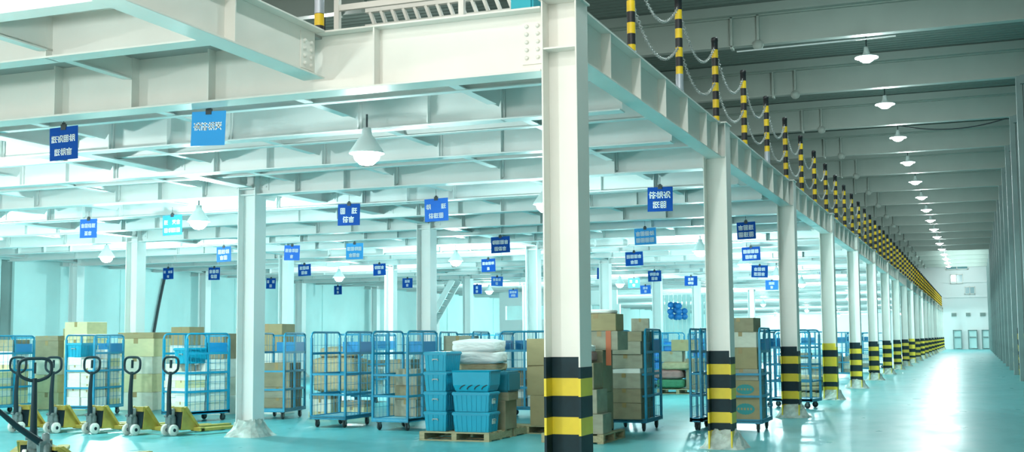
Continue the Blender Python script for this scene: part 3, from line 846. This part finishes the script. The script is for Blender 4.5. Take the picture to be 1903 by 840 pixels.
# row by the pallet jacks (from the picture's edge towards the totes)
cage(CAGE, -20.5, 21.05, -6, 'first blue roll cage of the row behind the pallet jacks, cut by the frame')
load(-20.5, 21.05, -6, 'first cage of the jack row', [(-.15,-.28,.34,.44,rs(4,['cream','pale'])), (.18,-.28,.3,.44,rs(5,['cream','pale'])), (.0,.22,.6,.46,[(.3,'cream'),(.3,'card'),(.28,'cream'),(.30,'paper'),(.26,'card2')])])
cage(CAGE, -18.15, 21.3, 5, 'second blue roll cage behind the pallet jacks, full of white packs')
load(-18.15, 21.3, 5, 'second cage of the jack row', [(-.17,-.28,.32,.44,rs(6,WH)), (.17,-.28,.32,.44,rs(6,WH)), (-.17,.22,.32,.44,rs(7,WH)), (.17,.22,.32,.44,rs(7,WH+['cream']))])
cage(CAGE, -14.62, 20.13, -15, 'third blue roll cage behind the pallet jacks, turned beside the plain column')
load(-14.62, 20.13, -15, 'third cage of the jack row', [(-.17,-.28,.33,.46,rs(6,WH)), (.17,-.28,.33,.46,rs(5,WH+['cream'])), (-.17,.24,.32,.44,rs(6,WH)), (.17,.24,.32,.44,rs(6,WH))])
cage(CAGE, -13.5, 21.4, 8, 'fourth blue roll cage, half hidden behind the plain column near the jacks')
load(-13.5, 21.4, 8, 'fourth cage of the jack row', [(0,.2,.6,.55,[(.2,'card2'),(.22,'card3'),(.5,'card2')])])
cage(CAGE, -11.08, 19.76, 0, 'fifth blue roll cage with open front, past the plain column')
load(-12.35, 21.95, 4, 'heap behind the open roll cage', [(-.35,0,.5,.5,[(.12,'cream'),(.26,'pale'),(.10,'card2')]), (.3,.1,.6,.5,[(.22,'cream'),(.12,'card2')])], 0)
sack(-12.3, 21.95, .50, 1.15, .75, .42, 'bagtan', 3, 'big grey-brown sack lowest on the heap behind the open cage')
sack(-12.35, 21.9, .86, 1.1, .7, .40, 'bagtan', -4, 'big grey-brown sack in the middle of the heap behind the open cage')
load(-10.85, 21.9, 2, 'stack between the fifth and sixth cages', [(0,0,.5,.45,[(.3,'card2'),(.34,'card3'),(.3,'card2'),(.25,'card3')])], 0)
cage(CAGE, -9.62, 19.45, -4, 'sixth blue roll cage, beside the pallet of blue totes')
load(-9.62, 19.45, -4, 'sixth cage of the jack row', [(-.05,.3,.45,.4,[(.3,'card3'),(.25,'card2'),(.3,'card3')])])
for n, (x, y, rz, lab) in enumerate([(-9.9,22.8,4,'blue roll cage behind the sixth one, loaded with brown cartons'), (-8.6,23.2,90,'blue roll cage standing sideways behind the tote pallet'),
        (-7.2,23.6,86,'blue roll cage sideways between the white sacks and the brown carton stack'), (-15.8,24.0,0,'blue roll cage in the second line, behind the third cage of the jack row'),
        (-21.2,24.4,0,'blue roll cage in the second line, behind the first cage of the jack row')]):
    cage(CAGE, x, y, rz, lab)
load(-9.9, 22.8, 4, 'cage behind the sixth one', [(0,-.2,.6,.5,[(.35,'card3'),(.4,'card2'),(.35,'card3'),(.35,'card3')])])
load(-8.6, 23.2, 90, 'sideways cage behind the totes', [(0,-.25,.5,.45,rs(4,['paper','card3'])), (0,.25,.5,.45,rs(5,['paper','card2']))])
load(-7.2, 23.6, 86, 'sideways cage behind the white sacks', [(0,-.25,.5,.45,rs(6,['paper','card2'])), (0,.25,.5,.45,rs(5,['paper','card2']))])
load(-15.8, 24.0, 0, 'second-line cage behind the third', [(0,.0,.6,.7,[(.4,'card'),(.4,'card2'),(.42,'card'),(.45,'card')])])
load(-21.2, 24.4, 0, 'second-line cage behind the first', [(0,.0,.6,.7,[(.4,'card'),(.4,'card2'),(.42,'card'),(.5,'card')])])
# big cartons showing above the cages
load(-18.3, 23.2, 4, 'heap behind the second jack-row cage', [(0,0,.95,.8,[(.42,'pale'),(.42,'cream'),(.40,'pale'),(.42,'cream'),(.14,'card')])], 0)
load(-20.2, 22.9, 0, 'heap behind the first jack-row cage', [(-.45,0,.7,.7,[(.4,'cream'),(.42,'cream'),(.4,'pale'),(.4,'card2'),(.12,'card2')]), (.4,0,.66,.7,[(.4,'cream'),(.42,'cream'),(.4,'pale'),(.42,'cream'),(.42,'cream')])], 0)
load(-17.2, 23.3, 3, 'heap by the white column', [(0,0,.5,.6,[(.5,'paper'),(.5,'pale'),(.5,'paper'),(.42,'card')])], 0)
load(-15.5, 22.2, 0, 'heap behind the third jack-row cage', [(0,0,.6,.6,[(.4,'paper'),(.4,'pale'),(.4,'paper'),(.55,'card2')])], 0)
load(-14.4, 22.6, 5, 'heap beside the plain column', [(0,0,.75,.6,[(.45,'paper'),(.45,'card3'),(.45,'paper'),(.6,'card')])], 0)
tote(-18.3, 21.05, 1.26, 95, 'blue tote on top of the white packs in the second cage'); tote(-14.6, 19.95, 1.15, 80, 'blue tote on top of the packs in the third cage')
sack(-12.3, 21.9, 1.22, .85, .6, .24, 'bagtan', 8, 'smaller grey-brown sack on top of the heap behind the open cage')

# pallet with the totes
pallet(-7.70, 17.78, 0, 'wooden pallet under the two stacks of blue totes')
pallet(-7.70, 18.86, 0, 'wooden pallet behind the tote pallet, under cartons and sacks')
for k in range(4): tote(-8.06, 17.66, .14+.315*k, 90, 'blue tote, %s of the taller stack on the pallet' % ('bottom', 'second from bottom', 'third from bottom', 'top')[k])
for k in range(2): tote(-7.42, 17.52, .14+.315*k, 0, 'wide ribbed blue tote with white tag, %s of the shorter stack' % ('bottom', 'middle')[k], True, 1.06)
t = empty('storage_tote', (-7.42, 17.54, .772)); tag(t, 'smooth blue bin with four dark curved grips on top of the shorter tote stack', 'tote', 'blue plastic totes')
b = MB(); rsq = [(.28,.19,0),(.315,.215,.10),(.325,.225,.30),(.345,.24,.33)]
vs = []; fs = [(3,2,1,0)]
for (a, c, z) in rsq: vs += [(-a,-c,z),(a,-c,z),(a,c,z),(-a,c,z)]
for i in range(3):
    for k in range(4): fs.append((i*4+k, i*4+(k+1) % 4, (i+1)*4+(k+1) % 4, (i+1)*4+k))
fs.append((12,13,14,15)); b.add(vs, fs); b.build('bin_shell', M['tote'], t, .012, 2)
for k in range(4):
    x0 = -.2 + .125*k
    MB().tube([(x0+.11*u, -.205-.012*math.sin(PI*u), .035+.075*u**.5) for u in [q/8 for q in range(9)]], .008, 6).build('grip', M['dark'], t)
carton(-7.30, 18.2, .14, .42, .5, .46, 'card2', 0, 'brown carton at the base behind the shorter tote stack')
carton(-7.28, 18.2, .602, .46, .5, .13, 'card2', 3, 'flat brown carton under the dark bin behind the totes')
bn = MB().box(-.22,.22,-.27,.27,0,.33).build('dark_bin', M['totedark'], None, .03, 2); bn.location = (-7.26, 18.25, .735)
tag(bn, 'dark teal bin on brown cartons behind the blue totes', 'bin')
carton(-7.95, 18.55, .14, .6, .6, .72, 'card2', 0, 'brown carton under the tan sacks on the rear pallet')
sack(-7.75, 18.5, .86, .8, .6, .22, 'bagtan', 3, 'tan sack lowest in the heap behind the blue totes')
sack(-7.72, 18.5, 1.05, .78, .55, .16, 'bagtan', -4, 'tan sack just under the white sacks')
sack(-7.72, 18.42, 1.17, .86, .55, .24, 'bag', 2, 'white plastic sack, lower of the two above the totes')
sack(-7.74, 18.42, 1.36, .84, .55, .24, 'bag', -5, 'white plastic sack on top of the heap behind the totes')
for k in range(5):
    sack(-6.95+.03*(k % 2), 19.6, .14+.2*k, .55, .5, .23, ('baggreen','bag','baggreen','bag','bagtan')[k], 4*k, '%s in the sack pile between totes and brown carton stack' % ('dark bottom sack', 'white second sack', 'dark third sack', 'white fourth sack', 'tan top sack')[k])
pallet(-6.55, 19.45, 0, 'wooden pallet under the three big brown cartons beside the corner column')
for k, (z, h, dx) in enumerate(((.14,.50,.05),(.642,.50,0),(1.144,.45,-.01))):
    carton(-6.70+dx, 19.3, z, .78, .7, h, 'card', (0,-1,1.5)[k], 'big brown carton, %s of three beside the corner column' % ('bottom', 'middle', 'top')[k])

# carton pile just past the corner column
pallet(-5.80, 18.05, 90, 'wooden pallet under the tall carton pile past the corner column')
P = 'of the pile past the corner column'
carton(-5.62, 17.75, .14, .58, .55, .30, 'card3', 3, 'crumpled bottom carton ' + P)
carton(-5.66, 17.78, .442, .5, .5, .37, 'card3', -2, 'grey-brown second carton ' + P)
carton(-5.74, 17.80, .815, .52, .5, .40, 'card2', 1, 'big dull third carton ' + P)
sack(-5.8, 17.82, 1.215, .55, .45, .20, 'bagpink', 6, 'reddish sack ' + P); sack(-5.8, 17.8, 1.36, .5, .45, .14, 'bag', 2, 'white sack on the reddish one past the corner column')
carton(-5.9, 18.4, .14, .8, .55, .6, 'card2', 0, 'hidden lower rear carton ' + P)
carton(-5.9, 18.4, .742, .8, .55, .66, 'card2', 0, 'rear middle carton ' + P)
c = carton(-5.55, 18.40, 1.405, .62, .5, .30, 'card3', -3, 'upper rear carton with an orange tape band ' + P)
MB().box(.18,.32,-.51,.51,-.01,1.02).box(.18,.32,-.512,-.5,-.8,0).build('orange_band', M['redtape'], c)
carton(-5.62, 18.38, 1.71, .66, .5, .27, 'card', 2, 'topmost carton with dark hand slot ' + P)
sack(-5.65, 18.38, 1.975, .6, .45, .08, 'bag', 2, 'flat white sheet folded over the topmost carton')
carton(-5.45, 20.25, 1.71, .3, .35, .22, 'card3', 12, 'small tilted carton above the blue cage frame past the corner column')
cage(CAGE, -5.63, 20.4, 0, 'blue roll cage behind the tall carton pile, frame seen end on')
load(-5.63, 20.3, 0, 'cage behind the tall pile', [(.0,-.1,.6,.8,[(.28,'card2'),(.24,'card2'),(.26,'card3'),(.08,'paper'),(.24,'card3'),(.22,'card3'),(.17,'card2')])])
# beside the second striped column
cage(FOLDED, -4.52, 20.85, 0, 'narrow folded blue roll cage beside the second striped column', None)
cage(CAGE, -3.74, 20.72, 0, 'blue roll cage stacked with printed cartons behind the second striped column')
Q = 'in the cage behind the second striped column'
z = .21
for k, (h, m, lab) in enumerate(((.345,'card','bottom carton with green oval print'),(.31,'card','second carton with green oval print'),(.19,'card3','flat third carton'),(.36,'card','fourth carton with dark strap'),(.26,'pale','pale fifth carton'),(.24,'card2','dull top carton'))):
    c = carton(-3.70-.025*(k > 2), 20.5, z, .62-.02*k, .55, h, m, (0,1,-2,2,3,-3)[k], '%s %s' % (lab, Q), tape=k > 1)
    if k < 2:
        pr = MB()
        ring = [(.08+.25*math.cos(2*PI*q/48)*(1+.05*math.cos(20*PI*q/24)), .52+.27*math.sin(2*PI*q/48)*(1+.05*math.cos(20*PI*q/24))) for q in range(48)]
        pr.prism(ring, -.504, -.499); pr.build('oval_print', M['printgreen'], c)
        pr = MB()
        for q in range(5): pr.box(-.13+.085*q, -.08+.085*q, -.506, -.503, .47, .58)
        pr.build('print_lettering', M['card'], c)
    if k == 3: MB().box(-.34,-.22,-.505,.505,0,1.004).build('strap', M['dark'], c)
    z += h + .001
# far loads seen between the columns
pallet(-7.9, 33.75, 0, 'wooden pallet under sacks and cartons on the far side of the open floor')
F = 'on the far pallet across the open floor'
sack(-8.15, 33.6, .14, .8, .7, .3, 'baggreen', 4, 'green printed sack ' + F)
sack(-8.2, 33.6, .40, .85, .7, .3, 'bagpink', -3, 'pinkish sack ' + F)
sack(-8.0, 33.6, .66, .8, .7, .26, 'bagtan', 3, 'tan sack ' + F)
carton(-7.5, 33.8, .14, .4, .7, .85, 'card2', 0, 'upright brown carton ' + F)
carton(-8.1, 33.6, .90, .62, .5, .3, 'card3', 2, 'square carton above the sacks ' + F)
carton(-7.75, 33.6, 1.21, .65, .5, .32, 'card', -4, 'topmost carton ' + F)
for n, (x, y, rz, lab) in enumerate([(-9.2,37.2,90,'blue roll cage behind the far pallet of sacks'), (-7.9,37.4,88,'second blue roll cage behind the far pallet of sacks'),
    (-4.95,39.6,80,'blue roll cage between third and fourth striped columns'), (-4.75,47.6,85,'blue roll cage between fourth and fifth striped columns'),
    (-4.8,55.0,90,'blue roll cage between fifth and sixth striped columns'), (-4.8,62.5,90,'blue roll cage between the sixth and seventh striped columns'),
    (-3.9,27.6,80,'blue roll cage just past the printed cartons'), (-6.2,44.0,90,'blue roll cage behind the third striped column'),
    (-12.6,30.5,10,'blue roll cage beyond the third plain column'), (-14.5,27.5,0,'blue roll cage deep behind the open cage'), (-10.0,38.9,4,'blue roll cage deep behind the carton pile')]):
    cage(CAGE, x, y, rz, lab)
    if n in (2, 3, 4, 7, 8, 9): load(x, y, rz, lab.replace('blue roll ', ''), [(0,-.2,.5,.45,rs(4,['paper','card3','pale'])), (0,.28,.5,.4,rs(5,['paper','card2']))])
for k in range(8):
    x, y = ((-9.2, 37.2), (-7.9, 37.4))[k // 4]
    sack(x, y, .21+.30*(k % 4), .86, .62, .36, 'bagblue', 3*(k % 3), 'blue sack, %s in the %s cage behind the far sack pallet' % (('bottom', 'second', 'third', 'top')[k % 4], ('first', 'second')[k // 4]), 'blue sacks in the far cages')
pallet(-4.25, 32.75, 90, 'wooden pallet with flat sacks between the third and fourth striped columns')
for k in range(3): sack(-4.25, 32.75, .14+.13*k, .85, 1.0, .17, 'bagtan', 3*k, '%s flat tan sack on the pallet between the third and fourth striped columns' % ('bottom', 'middle', 'top')[k])
# blue round bundles hung far back
for k in range(11):
    a = k*.9
    o = MB().lathe([(0,-.16),(.12,-.11),(.17,0),(.12,.11),(0,.16)], 12).build('blue_bundle', M['bagblue'])
    o.location = (-13.6+.21*(k % 4)+.08*rnd.random(), 56+.2*(k % 2), 2.55+.27*(k//4)+.08*rnd.random())
    tag(o, '%s round blue bundle of the cluster hung deep under the mezzanine' % nth(k), 'bundle', 'round blue bundles hung far back')
# white partition, strip curtain and a leaning ladder at the back
mb = MB().box(-24.0, -17.4, 60.0, 60.2, 0, 2.6).box(-24.0, -17.4, 60.0, 60.2, 3.35, 4.1)
for x in (-24.0, -22.6, -20.9, -19.2, -17.6): mb.box(x, x+.35, 59.98, 60.2, 2.6, 3.35)
structure(mb.build('wall_partition', M['wallend']))
mb = MB()
for k in range(14): mb.box(-15.0+.22*k, -14.82+.22*k, 58+.02*(k % 2), 58.01+.02*(k % 2), 0, 3.7)
structure(mb.build('wall_curtain', M['wallp']), 'pale strip curtain far under the mezzanine')
st = empty('steel_stair', (-21.6, 46.5, 0))
tag(st, 'white steel stair leaning up to the deck far behind the blue totes', 'stair')
for yy in (-.35, .35):
    MB().bar((-1.6, yy, .0), (1.0, yy, 4.1), .05, .24).build('stringer', M['wallend'], st)
for k in range(14):
    t_ = (k+1)/15
    MB().cbox((-1.6+2.6*t_, 0, 4.1*t_), (.22, .66, .03)).build('tread', M['pillar'], st)

# ------------------------------------------------------------------ pallet jacks (handle end at the origin, forks along +X)
def rounded_loop(w, h, z0, top, n=40):
    pts = []
    for k in range(n):
        a = 2*PI*k/n; c, s = math.cos(a), math.sin(a)
        e = .55
        x = math.copysign(abs(c)**e, c)*w/2; z = math.copysign(abs(s)**e, s)*h/2
        if s < 0: x *= 1 - .55*abs(s)**1.6
        pts.append((0, x, z0 + h/2 + z))
    return pts
def make_jack():
    root = empty('pallet_jack')
    tilt = Matrix.Rotation(R(2), 4, 'Y')
    hd = MB(); hd.tube([tilt @ Vector(p) + Vector((-.02,0,.0)) for p in rounded_loop(.39, .28, 1.05, 1)], .021, 8, closed=True)
    hl = hd.build('handle_loop', M['jackdark'], root)
    MB().bar(tilt @ Vector((-.02,0,1.28)), tilt @ Vector((-.02,0,1.14)), .035, .025).build('release_lever', M['jackdark'], hl)
    MB().tube([(.0,0,.32), (-.01,0,.7), tilt @ Vector((-.02,0,1.08))], [.045,.038,.028], 10).build('handle_shaft', M['jackdark'], root)
    p = MB().lathe([(.07,.06),(.08,.10),(.075,.30),(.05,.34),(.05,.44),(.03,.46),(.0,.46)], 14, (.06,0,0))
    p.box(-.03,.05,-.06,.06,.20,.36); p.cyl((-.02,-.09,.33),(-.02,.09,.33),.02,8); p.cyl((.13,.05,.1),(.13,.05,.36),.03,10)
    p.cyl((.02,-.13,.095),(.02,.13,.095),.025,8)
    p.build('pump_unit', M['jackgrey'], root)
    for s in (-1, 1):
        wh = MB().lathe([(.03,-.025),(.085,-.028),(.095,-.02),(.095,.02),(.085,.028),(.03,.025)], 20, (.02, s*.10, .097), axis='y').build('steer_wheel', M['jackwheel'], root)
        MB().lathe([(0,-.032),(.028,-.032),(.032,-.02),(.032,.02),(.028,.032),(0,.032)], 12, (.02, s*.10, .097), axis='y').build('hub', M['jackdark'], wh)
    ch = MB()
    for s in (-1, 1):
        ch.prism([(.16,.47),(.21,.49),(.48,.14),(.48,.08),(.40,.08),(.12,.10)], s*.17-.006, s*.17+.006)
        ch.prism([(.16,.47),(.21,.49),(.49,.14),(.46,.12)], s*.17-.04, s*.17+.04)
    ch.box(.12,.18,-.17,.17,.40,.48); ch.prism([(.17,.48),(.21,.48),(.49,.13),(.46,.11)], -.17, .17)
    ch.build('chassis', M['jackyellow'], root)
    MB().prism([(.10,.12),(.17,.44),(.40,.12)], -.16, .16).build('side_shield', M['jackdark'], root)
    for s in (-1, 1):
        f = MB().prism([(.40,s*.27-.08),(1.5,s*.27-.08),(1.58,s*.27-.05),(1.58,s*.27+.05),(1.5,s*.27+.08),(.40,s*.27+.08)], .065, .115, plane='xy')
        f.box(.38,.48,min(s*.10,s*.35),max(s*.10,s*.35),.065,.13)
        fo = f.build('fork', M['jackyellow'], root, .006)
        MB().cyl((1.40, s*.27-.06, .04), (1.40, s*.27+.06, .04), .038, 12).build('load_roller', M['dark'], fo)
    return root
JACK = make_jack(); jf = [True]
def jack(x, y, rz, label, s=1.0, turn=0):
    o = JACK if jf[0] else copy_tree(JACK)
    jf[0] = False
    o.location = (x, y, 0); o.rotation_euler = (0, 0, R(rz)); o.scale = (s, s, s)
    return tag(o, label, 'pallet jack', 'pallet jacks parked in a row')
jack(-11.57, 12.43, 128, 'pallet jack standing in front of the row, largest loop handle', 1.04)
jack(-15.95, 16.7, 86, 'pallet jack mostly hidden behind the one with the largest loop')
jack(-15.2, 16.75, 84, 'yellow pallet jack with slanting shaft, second in the row beside the white packs')
jack(-14.4, 16.8, 82, 'yellow pallet jack third in the row, dark side shield facing out')
jack(-13.5, 16.75, 80, 'yellow pallet jack fourth in the row, thin handle rod before a white column')
jack(-12.78, 16.85, 76, 'yellow pallet jack at the row end beside the plain column foot')
low = [bpy.data.objects['pallet_jack']]
o = jack(-11.0, 11.95, 62, 'pallet jack with lowered handle, cut by the lower frame corner')
for ch in o.children:
    if ch.name.startswith(('handle_loop', 'handle_shaft')):
        ch.location = (.05, 0, .14); ch.rotation_euler = (0, R(-52), 0)
        ch.location = Vector((.02, 0, .32)) - Matrix.Rotation(R(-52), 3, 'Y') @ Vector((0, 0, .32))

for q in (low[0], o):
    for ch in q.children:
        if ch.name.startswith(('chassis', 'side_shield')): ch.scale.z = .60

# ------------------------------------------------------------------ world, camera, render look
w = bpy.data.worlds.new('daylight'); sc.world = w; w.use_nodes = True
bg = w.node_tree.nodes['Background']; bg.inputs['Color'].default_value = (1.0, .965, .89, 1); bg.inputs['Strength'].default_value = 3.2
cam = bpy.data.cameras.new('camera'); co = bpy.data.objects.new('camera', cam); COL.objects.link(co)
f_px = 2212.394; yaw, pitch, roll = R(21.179), R(4.709), R(-.422)
cam.sensor_width = 36; cam.lens = 36*f_px/1903; cam.shift_y = 26.822/1903; cam.clip_end = 400
fw = Vector((-math.sin(yaw)*math.cos(pitch), math.cos(yaw)*math.cos(pitch), math.sin(pitch)))
r_ = Vector((math.cos(yaw), math.sin(yaw), 0)); u_ = r_.cross(fw)
r2 = r_*math.cos(roll) + u_*math.sin(roll); u2 = -r_*math.sin(roll) + u_*math.cos(roll)
co.matrix_world = Matrix(((r2.x,u2.x,-fw.x,0),(r2.y,u2.y,-fw.y,0),(r2.z,u2.z,-fw.z,1.6),(0,0,0,1)))
sc.camera = co
vs_ = sc.view_settings
vs_.view_transform = 'Standard'; vs_.look = 'None'; vs_.gamma = 1; vs_.exposure = -0.12; vs_.use_curve_mapping = False
sc.cycles.max_bounces = 6; sc.cycles.diffuse_bounces = 4; sc.cycles.glossy_bounces = 3; sc.cycles.caustics_reflective = False
sc.cycles.sample_clamp_indirect = 8; sc.cycles.use_denoising = True
